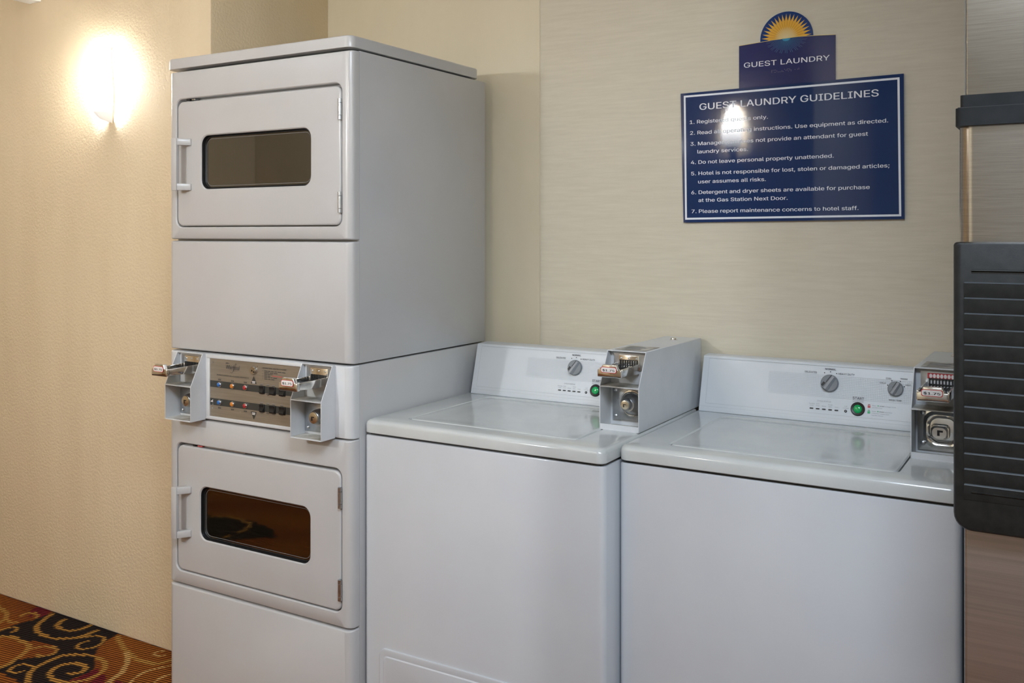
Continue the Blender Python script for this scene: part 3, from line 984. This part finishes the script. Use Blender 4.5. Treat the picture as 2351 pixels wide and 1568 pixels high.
# ================================================================== WASHING MACHINES
def washer(label, ox, oy, ww, cs, cyb, cyt, second):
    """ox, oy = left front corner; console runs from depth cyb (bottom) to cyt (top)"""
    wm = empty('washing_machine', label, 'washing machine', (ox, oy, 0), 'top loading coin washing machines')
    Z0, Z1 = .800, .836
    dm = min(.630, .676 - oy)                                          # clear of the wall behind
    b = MB()
    slab(b, 0, ww, .004, min(.604, dm), .014, ((0, .02), (0, .793), (.0012, .7957), (.003, .7965)), 'washer')
    b.box(.02, ww - .02, .03, dm - .03, 0, .02, 'gap')
    b.box(.012, ww - .012, .016, dm - .03, .796, .802, 'gap')
    b.build('cabinet', wm)
    # access panel low in the front
    b = MB()
    b.loft([rrect(.052, ww - .052, .03, .264, .02, .005), rrect(.052, ww - .052, .03, .264, .02, .0005), rrect(.0545, ww - .0545, .0325, .2615, .018, -.0005),
            rrect(.062, ww - .062, .04, .2475, .014, .0022), rrect(.0635, ww - .0635, .0415, .246, .013, .0022), rrect(.066, ww - .066, .044, .2435, .012, 0.0)], 'washer', False, True)
    b.build('access_panel', wm)
    # top: rim with a sunken well for the lid
    lx0, lx1, ly0, ly1 = .096, .578, .062, .425
    b = MB()

    YB = min(.606, dm)

    def rl(x0, x1, y0, y1, r, z):
        return [(p[0], p[2], z) for p in rrect(x0, x1, y0, y1, r, 0)]
    b.loft([rl(.004, ww - .004, .006, YB - .002, .016, Z0 + .001), rl(0, ww, 0, YB, .020, Z0 + .004), rl(0, ww, 0, YB, .020, Z1 - .012), rl(.002, ww - .002, .0025, YB - .002, .020, Z1 - .005), rl(.006, ww - .006, .0075, YB - .006, .020, Z1 - .0015),
            rl(.012, ww - .012, .015, YB - .011, .02, Z1), rl(lx0 - .004, lx1 + .004, ly0 - .004, ly1 + .03, .018, Z1), rl(lx0 - .001, lx1 + .001, ly0 - .001, ly1 + .027, .016, Z1 - .003), rl(lx0 - .001, lx1 + .001, ly0 - .001, ly1 + .027, .016, Z1 - .014)], 'washer_top', False, True)
    b.build('top_rim', wm)
    b = MB()
    b.loft([rl(lx0 + .0015, lx1 - .0015, ly0 + .0015, ly1, .016, Z1 - .012), rl(lx0 + .0015, lx1 - .0015, ly0 + .0015, ly1, .016, Z1 - .0025), rl(lx0 + .004, lx1 - .004, ly0 + .004, ly1 - .002, .014, Z1 + .0002), rl(lx0 + .010, lx1 - .010, ly0 + .012, ly1 - .006, .02, Z1 + .0006),
            rl(lx0 + .022, lx1 - .022, ly0 + .028, ly1 - .012, .045, Z1 - .0008), rl(lx0 + .06, lx1 - .06, ly0 + .06, ly1 - .04, .06, Z1 - .0014)], 'washer_top', True, True)
    b.build('lid', wm)
    # console
    kx0, kx1 = .0185 + cs, .572 + cs
    zb, zt = .836, .9805
    b = MB()
    b.prism([(cyb, zb), (cyb + .003, zb + .012), (cyt, zt - .003), (cyt + .004, zt), (min(cyt + .054, dm - .010), zt + .002), (min(cyt + .062, dm - .004), zt - .003), (min(cyt + .075, dm - .001), zb)], 'x', kx0, kx1, 'plastic', .0022, 2)
    sl = (cyt - cyb) / (zt - zb)

    def F(off):
        return lambda x, z: (x + cs, cyb + sl * (z - zb) - off, z)
    f1, f2 = F(.0007), F(.0010)
    frame(b, .036, .568, .8575, .9745, .0007, 'ink_line', f1)
    rule(b, .0185, .572, .8495, .8500, 'ink_line', f1)
    for i in range(88):                                                # faint woven grid behind the dials
        x = .20 + i * .0042
        rule(b, x, x + .0006, .8985, .9512, 'grid_fade' if i < 22 else 'grid_print', f1)
    for i in range(14):
        z = .8985 + i * .00405
        rule(b, .20, .292, z, z + .0006, 'grid_fade', f1)
        rule(b, .292, .566, z, z + .0006, 'grid_print', f1)
    D1, D2 = (.3545, .9325), (.5105, .9312)
    text(b, 'DELICATES', D1[0] - .0335, .9550, 'ink', f2, width=.030, cap=.0058, align='r', weight=.006)
    text(b, 'NORMAL', D1[0], .9650, 'ink', f2, width=.027, cap=.0060, align='c', weight=.02)
    text(b, 'HEAVY DUTY', D1[0] + .0195, .9555, 'ink', f2, width=.039, cap=.0058, weight=.006)
    for dx, dz in ((-.0145, .0250), (0, .0285), (.0150, .0250)):
        disc(b, D1[0] + dx, D1[1] + dz, .0013, .0014, 'ink', f2, 10)
    text(b, 'COOL', D2[0] - .0105, .9535, 'ink', f2, width=.0130, cap=.0046, align='r', weight=.01)
    text(b, 'COLD', D2[0] - .0235, .9420, 'ink', f2, width=.0140, cap=.0046, align='r', weight=.01)
    text(b, 'WARM', D2[0] + .0095, .9548, 'ink', f2, width=.0160, cap=.0046, weight=.01)
    text(b, 'HOT', D2[0] + .0225, .9410, 'ink', f2, width=.0110, cap=.0046, weight=.01)
    text(b, 'WASH TEMP', D2[0], .9035, 'ink', f2, width=.029, cap=.0042, align='c', weight=.01)
    for a in (158, 118, 62, 20):
        disc(b, D2[0] + .0205 * math.cos(math.radians(a)), D2[1] + .0215 * math.sin(math.radians(a)), .0013, .0014, 'ink', f2, 10)
    SX = .4250
    text(b, 'START', SX, .8995, 'ink', f2, width=.0265, cap=.0082, align='c', weight=.012)
    rule(b, SX - .0135, SX + .0135, .8968, .8972, 'ink_soft', f2)
    text(b, 'Hold to Unlock', SX, .8935, 'ink', f2, width=.0250, cap=.0024, align='c')
    text(b, 'CYCLE STATUS', .343, .8868, 'ink_soft', f2, width=.034, cap=.0044, align='c')
    for i, (l1, l2) in enumerate((('Sensing', 'Load'), ('Soak', 'Wash'), ('', 'Rinse'), ('Final', 'Spin'), ('', 'Done'))):
        x = .3135 + i * .0152
        if l1:
            text(b, l1, x, .8800, 'ink_soft', f2, width=.0018 * len(l1) + .001, cap=.0029, align='c')
        text(b, l2, x, .8755, 'ink_soft', f2, width=.0018 * len(l2) + .001, cap=.0029, align='c')
    text(b, 'Lid', .3965, .8800, 'ink_soft', f2, width=.0060, cap=.0029, align='c')
    text(b, 'Locked', .3965, .8757, 'ink_soft', f2, width=.0135, cap=.0029, align='c')
    for z, lens, rows in ((.8845, 'red_print', (('Press', ' START', 'to Begin Cycle'), ('Lid Will Lock',))), (.8712, 'green_print', (('Press', ' START', 'and Hold'), ('3 Seconds To Reset Cycle',), ('Lid Will Unlock',)))):
        x = .448
        rule(b, x, x + .0062, z - .0020, z + .0030, lens, f2)
        rule(b, x + .0008, x + .0019, z + .0028, z + .0060, lens, f2)
        rule(b, x + .0043, x + .0054, z + .0028, z + .0060, lens, f2)
        rule(b, x + .0008, x + .0054, z + .0052, z + .0064, lens, f2)
        zz = z + .0030
        for r_ in rows:
            if len(r_) == 3:
                text(b, r_[0], x + .0105, zz, 'ink_soft', f2, width=.0095, cap=.0025)
                disc(b, x + .0240, zz + .0012, .0015, .0015, 'green_print', f2, 10)
                text(b, r_[1].strip(), x + .0275, zz, 'ink', f2, width=.0115, cap=.0025, weight=.02)
                text(b, r_[2], x + .0405, zz, 'ink_soft', f2, width=.0013 * len(r_[2]) + .006, cap=.0025)
            else:
                text(b, r_[0], x + .0105, zz, 'ink_soft', f2, width=.0015 * len(r_[0]) + .004, cap=.0025)
            zz -= .0046
    con = b.build('console', wm)
    # knobs stand square to the sloping face
    nrm = Vector((0, -(zt - zb), -(-(cyt - cyb)))).normalized()
    upv = Vector((0, cyt - cyb, zt - zb)).normalized()
    right = Vector((1, 0, 0))
    for (D, r, turn, mark) in ((D1, .0218, 33, True), (D2, .0182, 30, False)):
        c = Vector(F(0)(*D))
        b = MB()
        b.lathe(c, nrm, [(0, r * .96), (.003, r), (.006, r * .98), (.0075, r * .90)], 'knob', 30)
        ca, sa = math.cos(math.radians(turn)), math.sin(math.radians(turn))
        gx, gy = right * ca - upv * sa, right * sa + upv * ca             # grip across / along the pointer

        def K(u, v, h):
            return c + gx * (u * r) + gy * (v * r) + nrm * h
        top, foot = [(-.14, -.86), (.14, -.86), (.13, .88), (-.13, .88)], [(-.44, -.80), (.44, -.80), (.30, .92), (-.30, .92)]
        b.loft([[K(u, v, .0065) for u, v in foot], [K(u, v, .0150) for u, v in top]], 'knob_light', True, True, False)
        b.loft([[K(u, v, .0077) for u, v in ((-.40, -.1), (-.34, -.1), (-.30, .90), (-.36, .90))], [K(u, v, .0082) for u, v in ((-.40, -.1), (-.34, -.1), (-.30, .90), (-.36, .90))]], 'black', True, True, False)
        if mark:
            b.loft([[K(u, v, .0077) for u, v in ((-.62, -.72), (-.36, -.72), (-.36, -.24), (-.62, -.24))], [K(u, v, .0084) for u, v in ((-.62, -.72), (-.36, -.72), (-.36, -.24), (-.62, -.24))]], 'black', True, True, False)
        b.build('dial', con)
    c = Vector(F(0)(SX, .8768))
    b = MB()
    b.lathe(c, nrm, [(0, .0170), (.0025, .0168), (.0040, .0150), (.0030, .0108), (.0020, .0106)], 'black', 30)
    b.build('start_bezel', con)
    b = MB()
    b.lathe(c + nrm * .002, nrm, [(0, .0104), (.0020, .0100), (.0036, .0078), (.0044, .0040), (.0046, .001)], 'green_lens', 26)
    b.build('start_button', con)
    for i in range(5):
        b = MB()
        x, z = .3135 + i * .0152, .8693
        b.loft([[Vector(F(o_)(p[0], p[2])) for p in rrect(x - .0046, x + .0046, z - .0014, z + .0014, .0013, 0, 3)] for o_ in (0, .0014)], 'black', True, True)
        b.build('indicator_light', con)
    c = Vector(F(0)(.3965, .8693))
    b = MB()
    b.lathe(c, nrm, [(0, .0036), (.0010, .0034), (.0014, .0020)], 'black', 16)
    b.lathe(c + nrm * .0012, nrm, [(0, .0016), (.0006, .0014)], 'knob_light', 12)
    b.build('lid_lock_light', con)
    # coin case standing on the right of the top
    sh = .0085 if second else -.003
    x0, x1 = .574 + sh, .6775 + sh
    yf = .200
    c = coin_case(wm, 'coin_box', x0, x1, dm, yf, yf + .045, .836, .9415, 1.0235, 1.0215, 'painted', True, shelf_y=yf + .062)
    xc = (x0 + x1) / 2
    d = MB()                                                           # worn sticker and screw on the roof
    d.flat([(x0 + .012, yf + .060, 1.0242), (x1 - .010, yf + .060, 1.0242), (x1 - .010, yf + .155, 1.0237), (x0 + .012, yf + .155, 1.0237)], 'dusty')
    for i in range(4):
        d.flat([(x0 + .022, yf + .078 + i * .016, 1.0246), (x1 - .03 - .008 * (i % 2), yf + .078 + i * .016, 1.0246), (x1 - .03 - .008 * (i % 2), yf + .084 + i * .016, 1.0246), (x0 + .022, yf + .084 + i * .016, 1.0246)], 'ink_soft')
    d.build('worn_sticker', c)
    d = MB()
    d.lathe((xc + .005, dm - .085, 1.0212), (0, 0, 1), [(0, .0105), (.002, .0105), (.003, .0085), (.006, .008), (.0075, .006)], 'chrome', 20)
    d.build('roof_lock', c)
    yl = yf + .0600
    if not second:
        p = MB()
        p.box(x0 + .010, x1 - .006, yl - .004, yl - .001, .852, .932, 'zinc', .0006)
        p.lathe((xc + .010, yl - .004, .8945), (0, -1, 0), [(0, .0335), (.0025, .0325), (.003, .0300), (-.002, .0280)], 'chrome', 32)
        p.lathe((xc + .010, yl - .004, .8945), (0, -1, 0), [(-.001, .0290), (.016, .0215), (.024, .0150)], 'zinc', 32)
        p.build('lock_plate', c)
        coin_lock(c, (xc + .006, yl - .026, .8960), .0125, .012)
    else:
        p = MB()
        p.box(x0 + .006, x1 - .004, yl - .003, yl - .001, .846, .934, 'chrome', .0006)
        q = (x0 + .026, x1 - .016, .862, .922)
        p.loft([rrect(q[0] - .008, q[1] + .008, q[2] - .010, q[3] + .008, .022, yl - .003), rrect(q[0] - .002, q[1] + .002, q[2] - .003, q[3] + .002, .02, yl - .009), rrect(q[0] + .004, q[1] - .004, q[2] + .004, q[3] - .004, .018, yl - .006), rrect(q[0] + .010, q[1] - .010, q[2] + .010, q[3] - .010, .014, yl + .004)], 'chrome', False, True)
        p.build('lock_plate', c)
        k = MB()
        k.loft([rrect(xc - .020, xc + .020, .872, .905, .010, yl + .004), rrect(xc - .017, xc + .017, .874, .903, .010, yl - .022), rrect(xc - .014, xc + .014, .877, .900, .010, yl - .026)], 'chrome', True, True)
        k.box(xc - .004, xc + .0008, yl - .0272, yl - .0255, .883, .8945, 'black')
        k.box(xc + .0008, xc + .0070, yl - .0272, yl - .0255, .8905, .8945, 'black')
        k.build('lock', c)
    for (bx, bz) in ((x0 + .017, .860), (x0 + .017, .926)):
        bolt(c, (bx, yl - .003, bz), .0055, 'zinc')
    p = MB(); p.box(x0 + .004, x1 - .004, yf + .0610, yf + .0622, .945, 1.018, 'painted'); p.build('back_panel', c)
    coin_plate(c, x0 + .012, x1 - .010, .975, 1.0145, yf + .0605, label=second, bent=True)
    coin_slide(c, xc + (-.0025 if not second else 0), yf + .057, (.150 if not second else .128), .9735, .062, tall=.027)
    return wm


washer('white top loading washer beside the stacked dryers, with a low access panel visible', .694, .037, .677, 0.0, .4697, .508, False)
washer('white top loading washer between the other washer and the black fronted ice machine', 1.3774, .0998, .700, -.0065, .488, .5297, True)

# ================================================================== SIGNS ON THE BACK WALL
s1 = empty('laundry_name_sign', 'indigo GUEST LAUNDRY wall sign topped by a rising yellow sun', 'sign', (0, .68, 0))
YS = -.0045


def arch(t):
    """upper edge of the sign: a low rise from left to right, level at the end"""
    x = 1.473 + t * .2531
    return x, 1.8192 + .0095 * math.sin(min(1, t * 1.15) * PI / 2) - .006 * max(0, t - .62) / .38


top = [arch(i / 24) for i in range(25)]
b = MB()
b.prism([(1.473, 1.700), (1.7261, 1.700)] + top[::-1], 'y', YS, -.0002, 'indigo')
P = facing(YS - .0004)
for i in range(24):
    (xa, za), (xb, zb_) = top[i], top[i + 1]
    b.flat([P(xa, za - .0006), P(xb, zb_ - .0006), P(xb, zb_ + .0006), P(xa, za + .0006)], 'gold_line')
SC = (1.6000, 1.8260)
M['ray_blue'] = radial('blue_ray_print', SC, [(0.0, (0.02, 0.36, 0.62)), (0.35, (0.015, 0.16, 0.36)), (1.0, (0.013, 0.024, 0.11))], .062)
M['sun_ray'] = radial('sun_ray_print', SC, [(0.0, (0.72, 0.58, 0.32)), (0.30, (0.72, 0.52, 0.20)), (0.48, (0.72, 0.38, 0.015)), (1.0, (0.74, 0.40, 0.02))], .066)
M['sun_ray_dark'] = radial('sun_ray_dark_print', SC, [(0.0, (0.72, 0.58, 0.32)), (0.30, (0.68, 0.46, 0.15)), (0.48, (0.56, 0.26, 0.01)), (1.0, (0.60, 0.29, 0.015))], .066)
# sky-blue light below the sun
n = 34
for i in range(n):
    a0, a1 = PI + PI * i / n, PI + PI * (i + 1) / n
    am, R = (a0 + a1) / 2, .056 * (.75 + .25 * abs(math.sin(i * 2.1)))
    q = [(SC[0], SC[1] - .0005), (SC[0] + R * math.cos(am - .012), SC[1] + R * .72 * math.sin(am - .012)), (SC[0] + R * math.cos(am + .012), SC[1] + R * .72 * math.sin(am + .012))]
    lim = lambda p: (p[0], min(p[1], 1.8192 + .0075 + (p[0] - SC[0]) * .04))
    b.flat([P(*lim(p)) for p in q], 'ray_blue')
fan = [(SC[0] + .011 * math.cos(PI + PI * k / 16), 1.8262 + .007 * math.sin(PI + PI * k / 16)) for k in range(17)]
b.flat([P(*p) for p in fan], 'ray_blue')
PT = facing(YS - .0008)
board = b.build('board', s1)
b = MB()
text(b, 'GUEST LAUNDRY', 1.4868, 1.7583, 'white', PT, width=.2250, cap=.0185, weight=.006)
random.seed(3)
for i in range(22):
    for j in range(3):
        if random.random() < .55:
            disc(b, 1.562 + i * .0034, 1.7392 + j * .0028, .0007, .0007, 'ink_soft', PT, 6)
b.build('lettering', s1)
b = MB()                                                               # half disc with the sun, behind the board's upper edge
R = .0693
arc = [(SC[0] + R * math.cos(PI * k / 40), 1.8280 + R * math.sin(PI * k / 40)) for k in range(41)]
b.prism([(SC[0] - R, 1.810), (SC[0] + R, 1.810)] + arc, 'y', YS + .0012, -.0002, 'navy_edge')
PD = facing(YS + .0008)
M['disc_blue'] = mat('sun_sky_print', (0.004, 0.035, 0.17), 0.12)
b.flat([PD(*p) for p in [(SC[0] - R, 1.812), (SC[0] + R, 1.812)] + arc], 'disc_blue')
PR, PR2 = facing(YS + .0004), facing(YS + .0002)
for i in range(-1, 20):
    a = PI * (i + .5) / 19
    da = PI / 19 / 2
    tip, root = .0655, .0455
    cz = 1.8262
    pts = [(SC[0], cz), (SC[0] + root * math.cos(a - da), cz + root * math.sin(a - da)), (SC[0] + tip * math.cos(a), cz + tip * math.sin(a)), (SC[0] + root * math.cos(a + da), cz + root * math.sin(a + da))]
    b.flat([PR(*p) for p in pts], 'sun_ray')
    pts = [(SC[0], cz), (SC[0] + root * math.cos(a - da), cz + root * math.sin(a - da)), (SC[0] + root * .995 * math.cos(a - da * .45), cz + root * .995 * math.sin(a - da * .45))]
    b.flat([PR2(*p) for p in pts], 'sun_ray_dark')
b.build('sun_emblem', s1)

s2 = empty('laundry_rules_sign', 'large navy GUEST LAUNDRY GUIDELINES sign with seven white rules', 'sign', (0, .68, 0))
XL, XR, ZB, ZT = 1.3115, 1.8920, 1.3436, 1.7046
b = MB()
b.prism([(1.3160, 1.3409), (1.8930, 1.3463), (1.8910, 1.7076), (1.3074, 1.7015)], 'y', -.0085, -.0050, 'navy')
b.box(1.33, 1.87, -.0050, -.0002, 1.37, 1.69, 'navy_edge')
b.build('board', s2)
b = MB()
tilt = .0078                                                           # the sheet hangs a hair out of level


def G(x, z):
    return (x - .012 * (z - 1.525), -.0089, z + tilt * (x - 1.602))


frame(b, 1.3190, 1.8835, 1.3510, 1.6970, .0052, 'white', G)
for (s, x, z, wd, cp, wt) in (('GUEST LAUNDRY GUIDELINES', 1.3630, 1.6540, .4690, .0240, .012),
                              ('1. Registered guests only.', 1.3346, 1.6170, .2180, .0135, .012),
                              ('2. Read all operating instructions. Use equipment as directed.', 1.3357, 1.5868, .5190, .0135, .012),
                              ('3. Management does not provide an attendant for guest', 1.3367, 1.5564, .4700, .0135, .012),
                              ('laundry services.', 1.3569, 1.5340, .1420, .0135, .012),
                              ('4. Do not leave personal property unattended.', 1.3380, 1.5050, .3845, .0135, .012),
                              ('5. Hotel is not responsible for lost, stolen or damaged articles;', 1.3388, 1.4740, .5190, .0135, .012),
                              ('user assumes all risks.', 1.3590, 1.4510, .1880, .0135, .012),
                              ('6. Detergent and dryer sheets are available for purchase', 1.3393, 1.4215, .4715, .0135, .012),
                              ('at the Gas Station Next Door.', 1.3598, 1.3995, .2450, .0135, .012),
                              ('7. Please report maintenance concerns to hotel staff.', 1.3401, 1.3690, .4435, .0135, .012)):
    text(b, s, x + .012 * (z - 1.525), z, 'white', G, width=wd, cap=cp, weight=wt)
b.build('lettering', s2)


# ================================================================== WALL LAMPS
def sconce(label, loc, rz):
    root = empty('wall_sconce', label, 'wall lamp', loc, 'leaf shaped wall lamps')
    root.rotation_euler = (0, 0, rz)
    H = .247
    rows, colsn = 26, 12

    def half(t):                                                       # half width along the height, widest above the middle
        return 0.045 * (math.sin(PI * min(1, max(0, t)) ** .82) ** .72 if 0 < t < 1 else 0) * (1 - .12 * t) + .0075

    def prj(t):                                                        # distance from the wall
        return .007 + .084 * max(0, math.sin(PI * t)) ** .42
    L = []
    for off in (0, .006):
        for j in range(rows + 1):
            t = j / rows
            for i in range(colsn + 1):
                u = -1 + 2 * i / colsn
                x = half(t) * u
                L.append((x + (.004 if t < .2 else 0) * (1 - t / .2), -(prj(t) * (1 - .68 * u * u) - off), t * H))
    n1 = (rows + 1) * (colsn + 1)
    fs = []
    for j in range(rows):
        for i in range(colsn):
            a = j * (colsn + 1) + i
            q = (a, a + 1, a + colsn + 2, a + colsn + 1)
            fs.append(q)
            fs.append(tuple(n1 + k for k in q[::-1]))
    for j in range(rows):
        for i in (0, colsn):
            a = j * (colsn + 1) + i
            fs.append((a, a + colsn + 1, n1 + a + colsn + 1, n1 + a))
    nc = colsn + 1
    for i in range(colsn):
        for j in (0, rows):
            a = j * nc + i
            fs.append((a, a + 1, n1 + a + 1, n1 + a))
    b = MB()
    nq = rows * colsn * 2
    b.add(L, fs[:nq], 'lamp_glass', True)
    b.add(L, fs[nq:], 'lamp_rim', True)
    sh = b.build('lamp_shade', root)
    b = MB()
    b.box(-.012, .012, -.012, 0, .03, H - .03, 'white_box', .003)
    b.box(-.006, .006, -.010, 0, .001, .014, 'lamp_metal', .002)
    b.build('wall_bracket', root)
    b = MB()
    b.lathe((0, -.030, .045), (0, 0, 1), [(0, .006), (.02, .008), (.03, .012), (.10, .013), (.13, .012), (.145, .006)], 'white_box', 14)
    b.build('lamp_tube', root)
    for zz in (.155, .185, .212):
        l = bulb('sconce_bulb', (0, 0, 0), .012, SCONCE_W, (0.78, 0.92, 1.22))
        l.parent = root
        l.location = (0, -.048, zz)
    return root


SCONCE_W = 4.0
sconce('lit leaf shaped glass sconce on the textured cream wall left of the dryers', (-.472, .155, 1.675), 0)
sconce('lit leaf shaped sconce across the corridor, mirrored in the blue rules sign', (.845, -1.25, 1.680), PI)

b = MB()
b.box(-.917, -.851, .03, .155, 2.120, 2.24, 'white_box', .003)
tag(b.build('wall_box'), 'small white wall-mounted box high above the sconce, cut by the picture edge', 'wall fitting')

# ================================================================== ICE MACHINE
ice = empty('ice_dispenser', 'stainless ice dispenser with a ribbed black front panel beside the washers', 'ice machine', (0, 0, 0))
XA, XB = 2.1100, 2.8600


def body(mb, x0, x1, y0, y1, z0, z1, r, m_):
    bm = bmesh.new()
    bmesh.ops.create_cube(bm, size=1.0)
    for v in bm.verts:
        v.co = Vector((x0 + (v.co.x + .5) * (x1 - x0), y0 + (v.co.y + .5) * (y1 - y0), z0 + (v.co.z + .5) * (z1 - z0)))
    bmesh.ops.bevel(bm, geom=[e for e in bm.edges if abs(e.verts[0].co.z - e.verts[1].co.z) > .01 and min(v.co.y for v in e.verts) < (y0 + y1) / 2], offset=r, segments=6, profile=0.5, affect='EDGES')
    mb.bm(bm, m_, True)


b = MB(); body(b, XA, XB, -.20, .60, .06, .90, .006, 'stainless_low'); b.box(XA + .02, XB - .02, -.17, .58, 0, .06, 'gap'); b.build('lower_cabinet', ice)
b = MB(); body(b, 2.1018, XB + .008, -.20, .60, .90, 1.482, .022, 'stainless'); b.build('bin', ice)
b = MB(); body(b, 2.0985, XB + .012, -.214, .61, 1.4795, 1.5075, .010, 'black_trim'); b.box(2.102, XB + .009, -.209, .608, 1.5070, 1.5090, 'black'); body(b, 2.1050, XB + .006, -.206, .605, 1.5088, 1.5284, .006, 'black_trim'); b.build('top_trim', ice)
b = MB()                                                               # front panel: plain rim, stepped ribs in the middle
yF = -.232
rim = []
zb_, zt_ = .8500, 1.2977
def rr4(x0, x1, z0, z1, rt, rb, y, seg=6):
    pts = []
    for cx, cz, a0, r in ((x1 - rt, z1 - rt, 0, rt), (x0 + rt, z1 - rt, 90, rt), (x0 + rb, z0 + rb, 180, rb), (x1 - rb, z0 + rb, 270, rb)):
        for k in range(seg + 1):
            a = math.radians(a0 + 90 * k / seg)
            pts.append((cx + r * math.cos(a), y, cz + r * math.sin(a)))
    return pts


b.loft([rr4(2.0975, XB + .012, zb_, zt_, .006, .026, -.2005), rr4(2.0975, XB + .012, zb_, zt_, .006, .026, yF + .010), rr4(2.0983, XB + .011, zb_ + .001, zt_ - .001, .006, .025, yF + .0045),
        rr4(2.1005, XB + .009, zb_ + .003, zt_ - .002, .006, .024, yF + .001), rr4(2.1040, XB + .006, zb_ + .006, zt_ - .004, .006, .022, yF)], 'black_door', False, True)
pitch = .02396
for k in range(14):                                                    # shallow louvre steps with a small ledge on top
    z = 1.2353 - k * pitch
    b.prism([(yF + .001, z), (yF - .0030, z - .0003), (yF - .0034, z - .0020), (yF - .0006, z - pitch), (yF + .001, z - pitch)], 'x', 2.1130, XB - .012, 'black_door')
    b.prism([(yF - .0004, z + .0009), (yF - .0034, z - .0001), (yF - .0040, z - .0010), (yF - .0034, z - .0016), (yF - .0004, z - .0016)], 'x', 2.1140, XB - .013, 'lip_glint')
b.prism([(yF + .001, 1.2560), (yF - .0030, 1.2552), (yF - .0034, 1.2535), (yF + .001, 1.2515)], 'x', 2.1235, XB - .02, 'black_door')
b.box(2.1235, XB - .02, yF - .0004, yF + .001, 1.2495, 1.2515, 'black')
b.prism([(yF + .001, .9155), (yF - .0034, .9140), (yF - .0034, .9120), (yF + .001, .9085)], 'x', 2.1235, XB - .02, 'black_door')
b.build('front_panel', ice)

head = empty('ice_maker', 'tall plain stainless ice maker cabinet standing on the ice dispenser', 'ice machine', (0, 0, 0))
b = MB(); body(b, 2.1120, XB, -.195, .59, 1.5284, 2.12, .003, 'stainless_head'); b.build('front_cover', head)
b = MB(); b.box(2.1085, 2.1112, -.17, .585, 1.530, 2.115, 'groove'); b.build('side_seam', head)
